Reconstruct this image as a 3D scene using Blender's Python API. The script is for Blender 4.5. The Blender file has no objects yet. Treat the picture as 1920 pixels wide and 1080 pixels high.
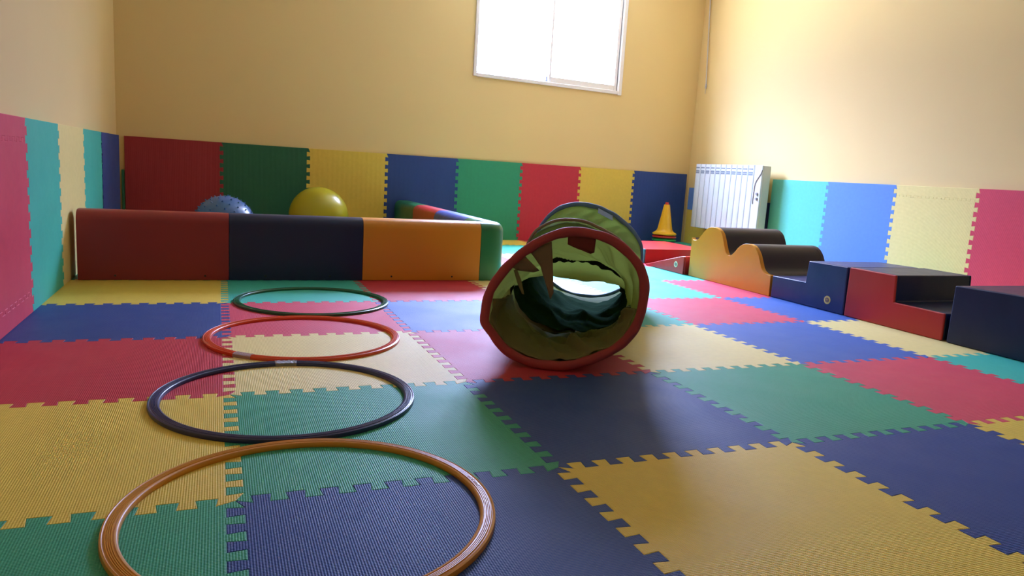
import bpy, bmesh, math, random
from mathutils import Vector, Matrix, noise, geometry as mgeo
S = bpy.context.scene
COL = S.collection
random.seed(7)

# ------------------------------------------------------------------ camera, sky, light, exposure
cam_d = bpy.data.cameras.new('camera'); cam_d.sensor_width = 36.0; cam_d.lens = 1364.24/1920*36
cam_d.clip_start = .02
cam = bpy.data.objects.new('camera', cam_d); COL.objects.link(cam); S.camera = cam
def cam_basis(y, p, r):
    f = Vector((math.sin(y)*math.cos(p), math.cos(y)*math.cos(p), -math.sin(p)))
    rt = Vector((math.cos(y), -math.sin(y), 0)); up = rt.cross(f)
    return math.cos(r)*rt+math.sin(r)*up, -math.sin(r)*rt+math.cos(r)*up, f
RT, UP, FW = cam_basis(.3892, .1579, .0613)
m = Matrix((RT, UP, -FW)).transposed().to_4x4(); m.translation = Vector((-.0267, -1.2854, .5992))
cam.matrix_world = m

SKY_STRENGTH = 84.0
world = bpy.data.worlds.new('daylight'); S.world = world; world.use_nodes = True
wn, wl = world.node_tree.nodes, world.node_tree.links
wn.clear()
w_out = wn.new('ShaderNodeOutputWorld'); w_bg = wn.new('ShaderNodeBackground')
w_tc = wn.new('ShaderNodeTexCoord'); w_sep = wn.new('ShaderNodeSeparateXYZ'); w_cr = wn.new('ShaderNodeValToRGB')
w_map = wn.new('ShaderNodeMapRange')
wl.new(w_tc.outputs['Generated'], w_sep.inputs[0]); wl.new(w_sep.outputs['Z'], w_map.inputs[0])
w_map.inputs[1].default_value = -1; w_map.inputs[2].default_value = 1
wl.new(w_map.outputs[0], w_cr.inputs[0])
# bright overcast sky, brighter overhead and to the right; paler ground outside
cr = w_cr.color_ramp
cr.elements[0].position = .47; cr.elements[0].color = (.46, .49, .60, 1)
cr.elements[1].position = .50; cr.elements[1].color = (.17, .21, .37, 1)
for p_, v_, b_ in ((.585, .13, 2.7), (.645, .32, 2.4), (.80, 1.20, 2.18), (.90, 1.65, 2.18)):
    e_ = cr.elements.new(p_); e_.color = (v_, v_*1.25, v_*b_, 1)
w_az = wn.new('ShaderNodeMapRange'); wl.new(w_sep.outputs['X'], w_az.inputs[0])
w_az.inputs[1].default_value = -1; w_az.inputs[2].default_value = 1
w_az.inputs[3].default_value = .6*SKY_STRENGTH; w_az.inputs[4].default_value = 1.4*SKY_STRENGTH
wl.new(w_cr.outputs[0], w_bg.inputs[0]); wl.new(w_az.outputs[0], w_bg.inputs[1])
wl.new(w_bg.outputs[0], w_out.inputs[0])

S.view_settings.view_transform = 'Standard'; S.view_settings.look = 'None'
S.view_settings.exposure = 0.0; S.view_settings.gamma = 1.0
S.view_settings.use_curve_mapping = False
S.cycles.diffuse_bounces = 8; S.cycles.max_bounces = 14; S.cycles.transparent_max_bounces = 12
S.cycles.use_denoising = True
S.cycles.sample_clamp_indirect = 8.0

# ------------------------------------------------------------------ room constants
AL = .1148                                   # the back wall is not square to the room
BX, BY = -.6136, 4.3619                      # left end of the back wall's mat line
CA, SA = math.cos(AL), math.sin(AL)
MB = Matrix(((CA, 0, -SA*-1, BX), (SA, 0, -CA, BY), (0, 1, 0, 0), (0, 0, 0, 1)))   # (s, z, towards room) -> world
def backpt(s, z, off=0.0):                   # off = metres in front of the mat faces
    return Vector((BX+s*CA+off*SA, BY+s*SA-off*CA, z))
XL, XW = -.640, 4.362                        # faces of left wall mats / right wall mats
H = .682                                     # height of the wall mats
WX0, WX1 = -.662, 4.385                      # wall planes left and right

# window portal: lets daylight through the window opening be sampled well
pl = bpy.data.lights.new('window_daylight', 'AREA'); pl.shape = 'RECTANGLE'; pl.size = 1.5; pl.size_y = 1.25
pl.cycles.is_portal = True
po = bpy.data.objects.new('window_daylight', pl); COL.objects.link(po)
pc = backpt(3.33, 2.0, -.16)
nrm = Vector((SA, -CA, 0))
po.matrix_world = Matrix.Translation(pc) @ nrm.to_track_quat('-Z', 'Y').to_matrix().to_4x4()

# ------------------------------------------------------------------ materials
def srgb(r, g, b):
    f = lambda c: (c/255)/12.92 if c/255 <= .04045 else ((c/255+.055)/1.055)**2.4
    return (f(r), f(g), f(b), 1)
def new_mat(name, col, rough=.5, spec=.5, metal=0):
    mt = bpy.data.materials.new(name); mt.use_nodes = True
    b = mt.node_tree.nodes['Principled BSDF']
    b.inputs['Base Color'].default_value = col; b.inputs['Roughness'].default_value = rough
    b.inputs['Specular IOR Level'].default_value = spec; b.inputs['Metallic'].default_value = metal
    return mt, mt.node_tree.nodes, mt.node_tree.links, b
def foam(name, col, rough=.48, spec=.22, strength=.6, pitch=.0062):
    """embossed EVA foam: fine woven dot relief, slight blotches in colour"""
    mt, n, l, b = new_mat(name, col, rough, spec)
    tc = n.new('ShaderNodeTexCoord')
    mp = n.new('ShaderNodeMapping'); mp.inputs['Rotation'].default_value = (0, 0, .785)
    mp.inputs['Scale'].default_value = (1/pitch,)*3
    l.new(tc.outputs['Object'], mp.inputs[0])
    sx = n.new('ShaderNodeSeparateXYZ'); l.new(mp.outputs[0], sx.inputs[0])
    def sine(sock):
        a = n.new('ShaderNodeMath'); a.operation = 'MULTIPLY'; a.inputs[1].default_value = 6.2832; l.new(sock, a.inputs[0])
        c = n.new('ShaderNodeMath'); c.operation = 'SINE'; l.new(a.outputs[0], c.inputs[0]); return c.outputs[0]
    mu = n.new('ShaderNodeMath'); mu.operation = 'MULTIPLY'
    l.new(sine(sx.outputs[0]), mu.inputs[0]); l.new(sine(sx.outputs[1]), mu.inputs[1])
    no = n.new('ShaderNodeTexNoise'); no.inputs['Scale'].default_value = 5; no.inputs['Detail'].default_value = 6
    l.new(tc.outputs['Object'], no.inputs['Vector'])
    no2 = n.new('ShaderNodeTexNoise'); no2.inputs['Scale'].default_value = 42; no2.inputs['Detail'].default_value = 3
    l.new(tc.outputs['Object'], no2.inputs['Vector'])
    bp = n.new('ShaderNodeBump'); bp.inputs['Strength'].default_value = strength; bp.inputs['Distance'].default_value = .0009
    l.new(mu.outputs[0], bp.inputs['Height']); 
    bp2 = n.new('ShaderNodeBump'); bp2.inputs['Strength'].default_value = .10; bp2.inputs['Distance'].default_value = .01
    l.new(no.outputs['Fac'], bp2.inputs['Height']); l.new(bp2.outputs[0], bp.inputs['Normal'])
    l.new(bp.outputs[0], b.inputs['Normal'])
    hs = n.new('ShaderNodeHueSaturation'); hs.inputs['Color'].default_value = col
    mr = n.new('ShaderNodeMapRange'); mr.inputs[1].default_value = .3; mr.inputs[2].default_value = .7
    mr.inputs[3].default_value = .97; mr.inputs[4].default_value = 1.03
    l.new(no2.outputs['Fac'], mr.inputs[0]); l.new(mr.outputs[0], hs.inputs['Value'])
    l.new(hs.outputs[0], b.inputs['Base Color'])
    mr2 = n.new('ShaderNodeMapRange'); mr2.inputs[1].default_value = .3; mr2.inputs[2].default_value = .7
    mr2.inputs[3].default_value = rough-.05; mr2.inputs[4].default_value = rough+.08
    l.new(no.outputs['Fac'], mr2.inputs[0]); l.new(mr2.outputs[0], b.inputs['Roughness'])
    return mt
def vinyl(name, col, rough=.33, spec=.5, wr=.25, scale=9):
    mt, n, l, b = new_mat(name, col, rough, spec)
    tc = n.new('ShaderNodeTexCoord')
    no = n.new('ShaderNodeTexNoise'); no.inputs['Scale'].default_value = scale; no.inputs['Detail'].default_value = 2
    l.new(tc.outputs['Object'], no.inputs['Vector'])
    vo = n.new('ShaderNodeTexVoronoi'); vo.inputs['Scale'].default_value = 420
    l.new(tc.outputs['Object'], vo.inputs['Vector'])
    b1 = n.new('ShaderNodeBump'); b1.inputs['Strength'].default_value = wr; b1.inputs['Distance'].default_value = .012
    l.new(no.outputs['Fac'], b1.inputs['Height'])
    b2 = n.new('ShaderNodeBump'); b2.inputs['Strength'].default_value = .12; b2.inputs['Distance'].default_value = .0006
    l.new(vo.outputs['Distance'], b2.inputs['Height']); l.new(b1.outputs[0], b2.inputs['Normal'])
    l.new(b2.outputs[0], b.inputs['Normal'])
    return mt
def plain(name, col, rough=.4, spec=.5, metal=0, noise_bump=0, nscale=60):
    mt, n, l, b = new_mat(name, col, rough, spec, metal)
    tc = n.new('ShaderNodeTexCoord'); no = n.new('ShaderNodeTexNoise'); no.inputs['Scale'].default_value = nscale
    no.inputs['Detail'].default_value = 4
    l.new(tc.outputs['Object'], no.inputs['Vector'])
    hs = n.new('ShaderNodeHueSaturation'); hs.inputs['Color'].default_value = col
    mr = n.new('ShaderNodeMapRange'); mr.inputs[3].default_value = .95; mr.inputs[4].default_value = 1.05
    l.new(no.outputs['Fac'], mr.inputs[0]); l.new(mr.outputs[0], hs.inputs['Value']); l.new(hs.outputs[0], b.inputs['Base Color'])
    if noise_bump:
        bp = n.new('ShaderNodeBump'); bp.inputs['Strength'].default_value = noise_bump; bp.inputs['Distance'].default_value = .002
        l.new(no.outputs['Fac'], bp.inputs['Height']); l.new(bp.outputs[0], b.inputs['Normal'])
    return mt
def cloth(name, col, trans, k=.5, rough=.6, spec=.12):
    """thin polyester: diffuse and translucent, a little sheen"""
    mt, n, l, b = new_mat(name, col, rough, spec)
    tc = n.new('ShaderNodeTexCoord'); no = n.new('ShaderNodeTexNoise'); no.inputs['Scale'].default_value = 14
    no.inputs['Detail'].default_value = 5; no.inputs['Distortion'].default_value = .4
    l.new(tc.outputs['Object'], no.inputs['Vector'])
    bp = n.new('ShaderNodeBump'); bp.inputs['Strength'].default_value = .5; bp.inputs['Distance'].default_value = .012
    l.new(no.outputs['Fac'], bp.inputs['Height']); l.new(bp.outputs[0], b.inputs['Normal'])
    tr = n.new('ShaderNodeBsdfTranslucent'); tr.inputs[0].default_value = trans; l.new(bp.outputs[0], tr.inputs['Normal'])
    mx = n.new('ShaderNodeMixShader'); mx.inputs[0].default_value = k
    l.new(b.outputs[0], mx.inputs[1]); l.new(tr.outputs[0], mx.inputs[2])
    l.new(mx.outputs[0], n['Material Output'].inputs[0])
    return mt

F = {
 'yellow': foam('foam_yellow', (.72, .53, .085, 1)),
 'cream':  foam('foam_pale_yellow', (.78, .66, .26, 1)),
 'green':  foam('foam_green', (.045, .33, .18, 1)),
 'teal':   foam('foam_teal', (.06, .47, .36, 1)),
 'blue':   foam('foam_blue', (.030, .068, .24, 1)),
 'blue_sheen': foam('foam_blue_sheen', (.055, .135, .42, 1)),  # brighter copy of the blue foam, floor sheen put into the colour
 'red':    foam('foam_red', (.50, .035, .055, 1)),
 'pink':   foam('foam_pink', (.62, .068, .11, 1)),
 'navy':   foam('foam_navy', (.022, .032, .12, 1)),
 'dark green': foam('foam_dark_green', (.025, .13, .065, 1)),
}
V = {
 'red': vinyl('vinyl_red', (.42, .022, .018, 1)),
 'dark red': vinyl('vinyl_dark_red', (.26, .016, .018, 1), .4),
 'blue': vinyl('vinyl_navy', (.012, .025, .11, 1)),
 'bright blue': vinyl('vinyl_blue', (.03, .07, .30, 1)),
 'darkblue': vinyl('vinyl_dark_navy', (.010, .017, .062, 1), .36, .4),
 'black': vinyl('vinyl_black', (.020, .016, .034, 1), .36, .4, .15),
 'yellow': vinyl('vinyl_yellow', (.64, .28, .02, 1), .27),
 'orange': vinyl('vinyl_orange_yellow', (.66, .26, .012, 1), .36),
 'green': vinyl('vinyl_green', (.015, .16, .05, 1)),
 'teal': vinyl('vinyl_teal', (.012, .24, .27, 1)),
}
# painted wall: warm orange-cream, faint roller texture
def paint(name, col, rough=.75):
    mt, n, l, b = new_mat(name, col, rough, .25)
    tc = n.new('ShaderNodeTexCoord'); no = n.new('ShaderNodeTexNoise'); no.inputs['Scale'].default_value = 130
    l.new(tc.outputs['Object'], no.inputs['Vector'])
    n2 = n.new('ShaderNodeTexNoise'); n2.inputs['Scale'].default_value = 1.3; n2.inputs['Detail'].default_value = 3
    l.new(tc.outputs['Object'], n2.inputs['Vector'])
    bp = n.new('ShaderNodeBump'); bp.inputs['Strength'].default_value = .12; bp.inputs['Distance'].default_value = .001
    l.new(no.outputs['Fac'], bp.inputs['Height']); l.new(bp.outputs[0], b.inputs['Normal'])
    hs = n.new('ShaderNodeHueSaturation'); hs.inputs['Color'].default_value = col
    mr = n.new('ShaderNodeMapRange'); mr.inputs[3].default_value = .96; mr.inputs[4].default_value = 1.04
    l.new(n2.outputs['Fac'], mr.inputs[0]); l.new(mr.outputs[0], hs.inputs['Value']); l.new(hs.outputs[0], b.inputs['Base Color'])
    return mt
M_wall = paint('wall_paint_apricot', (.72, .56, .26, 1))
M_ceil = paint('ceiling_paint', (.84, .81, .74, 1))
M_conc = plain('screed', (.30, .27, .23, 1), .9, .1, 0, .3, 30)
M_alu = plain('white_aluminium', (.80, .79, .78, 1), .35)
M_gask = plain('grey_gasket', (.20, .21, .24, 1), .6)
M_white = plain('radiator_white', (.58, .63, .63, 1), .38)
M_rside = plain('radiator_casing', (.52, .55, .50, 1), .45)
M_slot = plain('vent_dark', (.16, .20, .24, 1), .6)
M_knob = plain('knob_grey', (.25, .24, .25, 1), .4)
M_cord = plain('cord_white', (.50, .50, .48, 1), .6)
M_tog = plain('toggle_grey', (.42, .41, .42, 1), .4)
M_hole = plain('eyelet_black', (.01, .01, .01, 1), .5)
M_badge = plain('badge_yellow', (.70, .58, .14, 1), .5)
M_badge2 = plain('badge_pale', (.72, .72, .42, 1), .5)
M_bmark = plain('badge_mark', (.10, .05, .14, 1), .5)
M_lime = cloth('cloth_lime', (.19, .23, .11, 1), (.55, .63, .27, 1), .58, .75)
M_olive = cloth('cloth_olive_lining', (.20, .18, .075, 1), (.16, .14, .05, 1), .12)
M_tan = cloth('cloth_tan', (.30, .20, .12, 1), (.30, .20, .12, 1), .3)
M_bind = cloth('cloth_black', (.018, .015, .012, 1), (.01, .01, .01, 1), .02)
M_redc = cloth('cloth_red', (.36, .06, .065, 1), (.4, .04, .04, 1), .06)
M_dred = cloth('cloth_dark_red', (.24, .05, .04, 1), (.2, .03, .03, 1), .15)
M_bluec = cloth('cloth_grey_blue', (.12, .20, .32, 1), (.1, .2, .3, 1), .1)
M_tag = plain('woven_label', (.28, .38, .60, 1), .7)
M_tag2 = plain('woven_label_print', (.10, .14, .34, 1), .7)
# glass
M_glass = bpy.data.materials.new('window_glass'); M_glass.use_nodes = True
gn, gl = M_glass.node_tree.nodes, M_glass.node_tree.links; gn.clear()
go = gn.new('ShaderNodeOutputMaterial'); gt = gn.new('ShaderNodeBsdfTransparent'); gg = gn.new('ShaderNodeBsdfGlossy')
gg.inputs['Roughness'].default_value = .02; gm = gn.new('ShaderNodeMixShader'); gm.inputs[0].default_value = .06
gl.new(gt.outputs[0], gm.inputs[1]); gl.new(gg.outputs[0], gm.inputs[2]); gl.new(gm.outputs[0], go.inputs[0])
# clear tape: semi-transparent glossy sleeve
M_tape = bpy.data.materials.new('clear_tape'); M_tape.use_nodes = True
tn, tl = M_tape.node_tree.nodes, M_tape.node_tree.links
tb = tn['Principled BSDF']; tb.inputs['Base Color'].default_value = (.75, .68, .60, 1); tb.inputs['Roughness'].default_value = .18
tt = tn.new('ShaderNodeBsdfTransparent'); tm = tn.new('ShaderNodeMixShader'); tm.inputs[0].default_value = .55
tno = tn.new('ShaderNodeTexNoise'); tno.inputs['Scale'].default_value = 90; tbp = tn.new('ShaderNodeBump'); tbp.inputs['Distance'].default_value = .003
tl.new(tno.outputs['Fac'], tbp.inputs['Height']); tl.new(tbp.outputs[0], tb.inputs['Normal'])
tl.new(tt.outputs[0], tm.inputs[1]); tl.new(tb.outputs[0], tm.inputs[2]); tl.new(tm.outputs[0], tn['Material Output'].inputs[0])

# ------------------------------------------------------------------ helpers
def obj(name, bm, mat, parent=None, smooth=False, bevel=0, seg=2, angle=35, recalc=True):
    if recalc: bmesh.ops.recalc_face_normals(bm, faces=bm.faces)
    me = bpy.data.meshes.new(name); bm.to_mesh(me); bm.free()
    if mat: me.materials.append(mat)
    o = bpy.data.objects.new(name, me); COL.objects.link(o)
    if parent: o.parent = parent
    if smooth or bevel:
        for p in me.polygons: p.use_smooth = True
        if not bevel: me.set_sharp_from_angle(angle=math.radians(angle))
    if bevel:
        md = o.modifiers.new('bevel', 'BEVEL'); md.width = bevel; md.segments = seg
        md.limit_method = 'ANGLE'; md.angle_limit = math.radians(angle); md.harden_normals = True
    return o
def empty(name, loc, rz=0):
    o = bpy.data.objects.new(name, None); COL.objects.link(o); o.location = loc; o.rotation_euler = (0, 0, rz)
    o.empty_display_size = .05
    return o
def tag(o, label, cat, group=None):
    o['label'] = label; o['category'] = cat
    if group: o['group'] = group
    return o
def struct(o): o['kind'] = 'structure'; return o
def box(bm, lo, hi, M=None):
    vs = [Vector((x, y, z)) for x in (lo[0], hi[0]) for y in (lo[1], hi[1]) for z in (lo[2], hi[2])]
    if M: vs = [M @ v for v in vs]
    v = [bm.verts.new(p) for p in vs]
    for f in ((0, 1, 3, 2), (4, 6, 7, 5), (0, 4, 5, 1), (2, 3, 7, 6), (0, 2, 6, 4), (1, 5, 7, 3)):
        bm.faces.new([v[i] for i in f])
def prism(bm, pts, a, b, f):
    """pts 2D outline, f(u, v, w) -> world; extruded from w=a to w=b"""
    r0 = [bm.verts.new(f(u, v, a)) for u, v in pts]; r1 = [bm.verts.new(f(u, v, b)) for u, v in pts]
    n = len(pts)
    for i in range(n): bm.faces.new((r0[i], r0[(i+1) % n], r1[(i+1) % n], r1[i]))
    bm.faces.new(r0[::-1]); bm.faces.new(r1)
def lathe(bm, prof, c=(0, 0, 0), n=48, close=False):
    rings = []
    for r, z in prof:
        rings.append([bm.verts.new((c[0]+r*math.cos(2*math.pi*k/n), c[1]+r*math.sin(2*math.pi*k/n), c[2]+z)) for k in range(n)])
    m_ = len(rings)
    for i in range(m_ if close else m_-1):
        a, b = rings[i], rings[(i+1) % m_]
        for k in range(n): bm.faces.new((a[k], a[(k+1) % n], b[(k+1) % n], b[k]))
    return rings
def tube(bm, pts, r, n=12, closed=False, rfun=None):
    """tube along 3D points"""
    P = [Vector(p) for p in pts]; N = len(P); rings = []
    up = None
    for i in range(N):
        if closed: t = (P[(i+1) % N]-P[i-1]).normalized()
        else: t = (P[min(i+1, N-1)]-P[max(i-1, 0)]).normalized()
        if up is None:
            up = t.orthogonal().normalized()
        up = (up-t*up.dot(t)).normalized()
        s = t.cross(up)
        rr = rfun(i/N) if rfun else r
        rings.append([bm.verts.new(P[i]+rr*(math.cos(2*math.pi*k/n)*up+math.sin(2*math.pi*k/n)*s)) for k in range(n)])
    if closed:
        # align last to first
        best = min(range(n), key=lambda k: (rings[-1][k].co-rings[0][0].co).length)
    for i in range(N if closed else N-1):
        a, b = rings[i], rings[(i+1) % N]; sh = 0
        if closed and i == N-1: sh = -best
        for k in range(n):
            bm.faces.new((a[k], a[(k+1) % n], b[(k+1+sh) % n], b[(k+sh) % n]))
    if not closed:
        bm.faces.new(rings[0][::-1]); bm.faces.new(rings[-1])

# ------------------------------------------------------------------ room shell
ZC, YF = 2.75, -2.6
def yback(x): return BY+(x-BX)/CA*SA          # mat face line of the back wall at x
bm = bmesh.new()
yl, yr = yback(WX0)+.022, yback(WX1)+.022
for quad in ([(WX0-.3, YF-.3), (WX1+.3, YF-.3), (WX1+.3, yr+.4), (WX0-.3, yl+.4)],):
    prism(bm, quad, -.20, -.0215, lambda u, v, w: (u, v, w))
struct(obj('floor', bm, M_conc))
bm = bmesh.new(); prism(bm, [(WX0-.3, YF-.3), (WX1+.3, YF-.3), (WX1+.3, yr+.4), (WX0-.3, yl+.4)], ZC, ZC+.15, lambda u, v, w: (u, v, w))
struct(obj('ceiling', bm, M_ceil))
bm = bmesh.new(); box(bm, (WX0-.2, YF-.2, -.03), (WX0, yl+.3, ZC)); struct(obj('wall_left', bm, M_wall))
bm = bmesh.new(); box(bm, (WX1, YF-.2, -.03), (WX1+.2, yr+.3, ZC)); struct(obj('wall_right', bm, M_wall))
bm = bmesh.new(); box(bm, (WX0-.1, YF-.2, -.03), (WX1+.1, YF, ZC)); struct(obj('wall_front', bm, M_wall))
# back wall with its window opening
W0, W1, WZ0, WZ1 = 2.590, 4.088, 1.385, 2.55
bm = bmesh.new()
T0, T1 = -.26, -.022
def bk(u, v, w): return backpt(u, v, w)
prism(bm, [(-.06, -.03), (W0, -.03), (W0, ZC), (-.06, ZC)], T0, T1, bk)
prism(bm, [(W1, -.03), (5.06, -.03), (5.06, ZC), (W1, ZC)], T0, T1, bk)
prism(bm, [(W0, -.03), (W1, -.03), (W1, WZ0), (W0, WZ0)], T0, T1, bk)
prism(bm, [(W0, WZ1), (W1, WZ1), (W1, ZC), (W0, ZC)], T0, T1, bk)
struct(obj('wall_back', bm, M_wall))

# window: white sliding sashes in a slim frame
win = empty('window_1', backpt((W0+W1)/2, WZ0, -.03), AL); struct(win)
def to_local(parent, o):
    o.parent = parent; o.matrix_parent_inverse = (Matrix.Translation(parent.location) @ parent.rotation_euler.to_matrix().to_4x4()).inverted()
    return o
def bar(bm, s0, s1, z0, z1, a, b): prism(bm, [(s0, z0), (s1, z0), (s1, z1), (s0, z1)], a, b, bk)
bm = bmesh.new()
fw = .022
bar(bm, W0-.008, W0+fw, WZ0-.012, WZ1+.01, -.10, -.008); bar(bm, W1-.020, W1+.020, WZ0-.022, WZ1+.01, -.10, -.006)
bar(bm, W0+fw, W1-.02, WZ0-.016, WZ0+.014, -.10, -.008); bar(bm, W0+fw, W1-.02, WZ1-.02, WZ1+.01, -.10, -.008)
to_local(win, obj('window_frame', bm, M_alu, bevel=.003))
smid = 3.335
for nm, s0, s1, d, zz in (('sash', W0+.022, smid+.012, -.075, .022), ('sash', smid-.012, W1-.030, -.050, .050)):
    bm = bmesh.new(); z0 = WZ0+.014; z1 = WZ1-.02; t = .020
    tr_ = .030 if d > -.06 else .02
    bar(bm, s0, s0+t, z0, z1, d, d+.024); bar(bm, s1-tr_, s1, z0, z1, d, d+.024)
    bar(bm, s0+t, s1-tr_, z0, z0+zz, d, d+.024); bar(bm, s0+t, s1-tr_, z1-.03, z1, d, d+.024)
    so = to_local(win, obj(nm, bm, M_alu, bevel=.003))
    bm = bmesh.new(); bar(bm, s0+t, s1-tr_, z0+zz, z1-.03, d+.010, d+.014)
    g = obj('pane', bm, M_glass); to_local(win, g)
bm = bmesh.new(); bar(bm, W1-.030, W1-.020, WZ0+.0, WZ1, -.06, -.03); to_local(win, obj('gasket', bm, M_gask))
bm = bmesh.new(); bar(bm, smid-.032, smid-.014, WZ0+.020, WZ0+.065, -.062, -.044); to_local(win, obj('latch', bm, M_gask, bevel=.003))

# ------------------------------------------------------------------ puzzle mats
NT, AMP = 10, .015
def teeth(p0, p1, n=NT, amp=AMP, flip=1):
    """dovetail line from p0 to p1 (p1 excluded)"""
    p0, p1 = Vector(p0), Vector(p1); d = p1-p0; nn = Vector((-d.y, d.x)).normalized()*flip
    out = [p0.copy()]
    for i in range(n):
        for t, o in ((.26, -1), (.20, 1), (.78, 1), (.72, -1)):
            tt = (.22+(i+t)*(n-.44)/n)/n
            out.append(p0+d*tt+nn*o*amp)
    return out
def line(p0, p1): return [Vector(p0)]
def mat_mesh(outline, th, f, ch=.0011):
    """solid foam sheet; outline CCW seen from its face; face at w=0, thickness th towards -w"""
    n = len(outline); ins = []
    for i in range(n):
        a, b, c = outline[i-1], outline[i], outline[(i+1) % n]
        e1 = (b-a).normalized(); e2 = (c-b).normalized()
        n1 = Vector((-e1.y, e1.x)); n2 = Vector((-e2.y, e2.x))
        q = n1+n2; k = q.dot(n1)
        ins.append(b+q*(ch/max(k, .35)))
    bm = bmesh.new()
    def ring(pts, w): return [bm.verts.new(f(p.x, p.y, w)) for p in pts]
    r0 = ring(ins, 0); r1 = ring(outline, -ch*.9); r2 = ring(outline, -th)
    for a, b in ((r0, r1), (r1, r2)):
        for i in range(n): bm.faces.new((a[i], b[i], b[(i+1) % n], a[(i+1) % n]))
    for pts, rr, flip in ((ins, r0, False), (outline, r2, True)):
        V2, _, FF, ov_, _, _ = mgeo.delaunay_2d_cdt([Vector((p.x, p.y)) for p in pts], [], [list(range(n))], 1, 1e-6)
        idx = [o_[0] if o_ else n for o_ in ov_]
        if max(idx) >= n: bm.faces.new(rr[::-1] if flip else rr); print('OUTLINE CROSSES'); continue
        for t3 in FF:
            vv = [rr[idx[i]] for i in t3]
            if flip: vv = vv[::-1]
            try: bm.faces.new(vv)
            except ValueError: pass
    return bm
UC = [-.655, 0, .629, 1.2485, 1.8644, 2.4873, 3.108, 3.728, 4.358]      # column lines; index 0 is the left wall
VR = [-1.24, -.62, 0, .621, 1.2562, 1.8609, 2.456, 3.075, 3.692, 4.312]  # row lines
CORN = {(1, 2): (.0, .001), (2, 2): (.632, .001)}
def corner(c, r):
    x = UC[c]; y = VR[r] if r < len(VR) else yback(UC[c])+.014
    return Vector((x+random.Random(c*31+r).uniform(-.004, .004)*(0 < c < 8), y+random.Random(c*17+r*5).uniform(-.003, .003)*(r < 9)))
K = {}
for c in range(9):
    for r in range(11): K[c, r] = corner(c, r)
NCOL = 8; NROW = 10
def hedge(c, r):                                # from (c,r) to (c+1,r)
    if r in (0, 10): return [K[c, r]]
    return teeth(K[c, r], K[c+1, r])
def vedge(c, r):
    if c in (0, 8): return [K[c, r]]
    n = NT if r < 9 else max(2, round((K[c, r+1]-K[c, r]).length/.062))
    return teeth(K[c, r], K[c, r+1], n)
def rev(pts, end):                              # reversed polyline, starting at end point, excluding pts[0]
    return [end]+pts[:0:-1]
# colours, row by row from the camera (r=0) to the back wall, left to right
GRID = [
 'red    blue   green  red    yellow blue   green  red',
 'green  blue   yellow blue   yellow red    blue   green',
 'yellow green  blue   green  pink   teal   blue   yellow',
 'red    cream  red    cream  blue   cream  green  red',
 'blue   pink   blue   teal   pink   blue   red    yellow',
 'yellow teal   red    cream  teal   pink   blue   green',
 'green  blue   red    teal   teal   teal   cream  blue',
 'red    yellow green  pink   cream  red    blue   yellow',
 'yellow red    blue   teal   teal   cream  green  red',
 'blue   green  yellow yellow yellow red    blue   teal',
]
ROWN = ['behind the camera', 'in the front row', 'in the second row', 'level with the tunnel mouth', 'level with the orange hoop',
        'along the padded wall foot', 'just behind the padded wall', 'level with the pit middle', 'in the next to last row', 'touching the back wall']
COLN = ['against the left wall', 'in the hoops column', 'right of the hoops column', 'in the tunnel column',
        'left of the step blocks', 'at the step block feet', 'beneath the step blocks', 'against the right wall']
SPECIAL = {
 (1, 0): 'green puzzle floor mat at the bottom left corner, under the yellow hoop edge',
 (1, 1): 'dark blue puzzle floor mat inside the yellow hoop at the bottom',
 (1, 2): 'large yellow puzzle floor mat nearest the camera, bottom centre right',
 (1, 3): 'blue puzzle floor mat right of the large nearest yellow one',
 (2, 0): 'yellow puzzle floor mat on the left, partly under the navy and yellow hoops',
 (2, 1): 'green puzzle floor mat where the navy and yellow hoops meet',
 (2, 2): 'dark blue puzzle floor mat in the shadow in front of the tunnel mouth',
 (2, 3): 'green puzzle floor mat right of the shaded dark blue one',
 (2, 4): 'pink puzzle floor mat at the right edge, in front of the red and navy steps',
 (3, 0): 'red puzzle floor mat at the left, left of the navy hoop',
 (3, 1): 'pale yellow puzzle floor mat where the orange and navy hoops meet',
 (3, 2): 'red puzzle floor mat directly under the red tunnel mouth',
 (3, 3): 'pale yellow puzzle floor mat right beside the tunnel mouth',
 (3, 4): 'blue puzzle floor mat between two pale yellow ones before the step blocks',
 (3, 5): 'pale yellow puzzle floor mat along the red step block',
 (4, 0): 'blue puzzle floor mat at the left wall, left of the orange hoop',
 (4, 1): 'pink puzzle floor mat between the green hoop and the orange hoop',
 (4, 2): 'sheen-brightened blue puzzle floor mat left of the tunnel, right of the orange hoop',
 (4, 4): 'pink puzzle floor mat in front of the yellow wave block, right of the tunnel',
 (4, 5): 'blue puzzle floor mat along the foot of the navy step block',
 (5, 0): 'yellow puzzle floor mat at the foot of the dark red padded wall panel',
 (5, 1): 'teal puzzle floor mat inside the green hoop',
 (5, 2): 'red puzzle floor mat at the foot of the yellow padded wall panel',
 (5, 5): 'pink puzzle floor mat wedge along the foot of the yellow wave block',
}
CNAME = {'teal': 'teal green', 'cream': 'pale yellow', 'blue': 'blue'}
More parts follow.
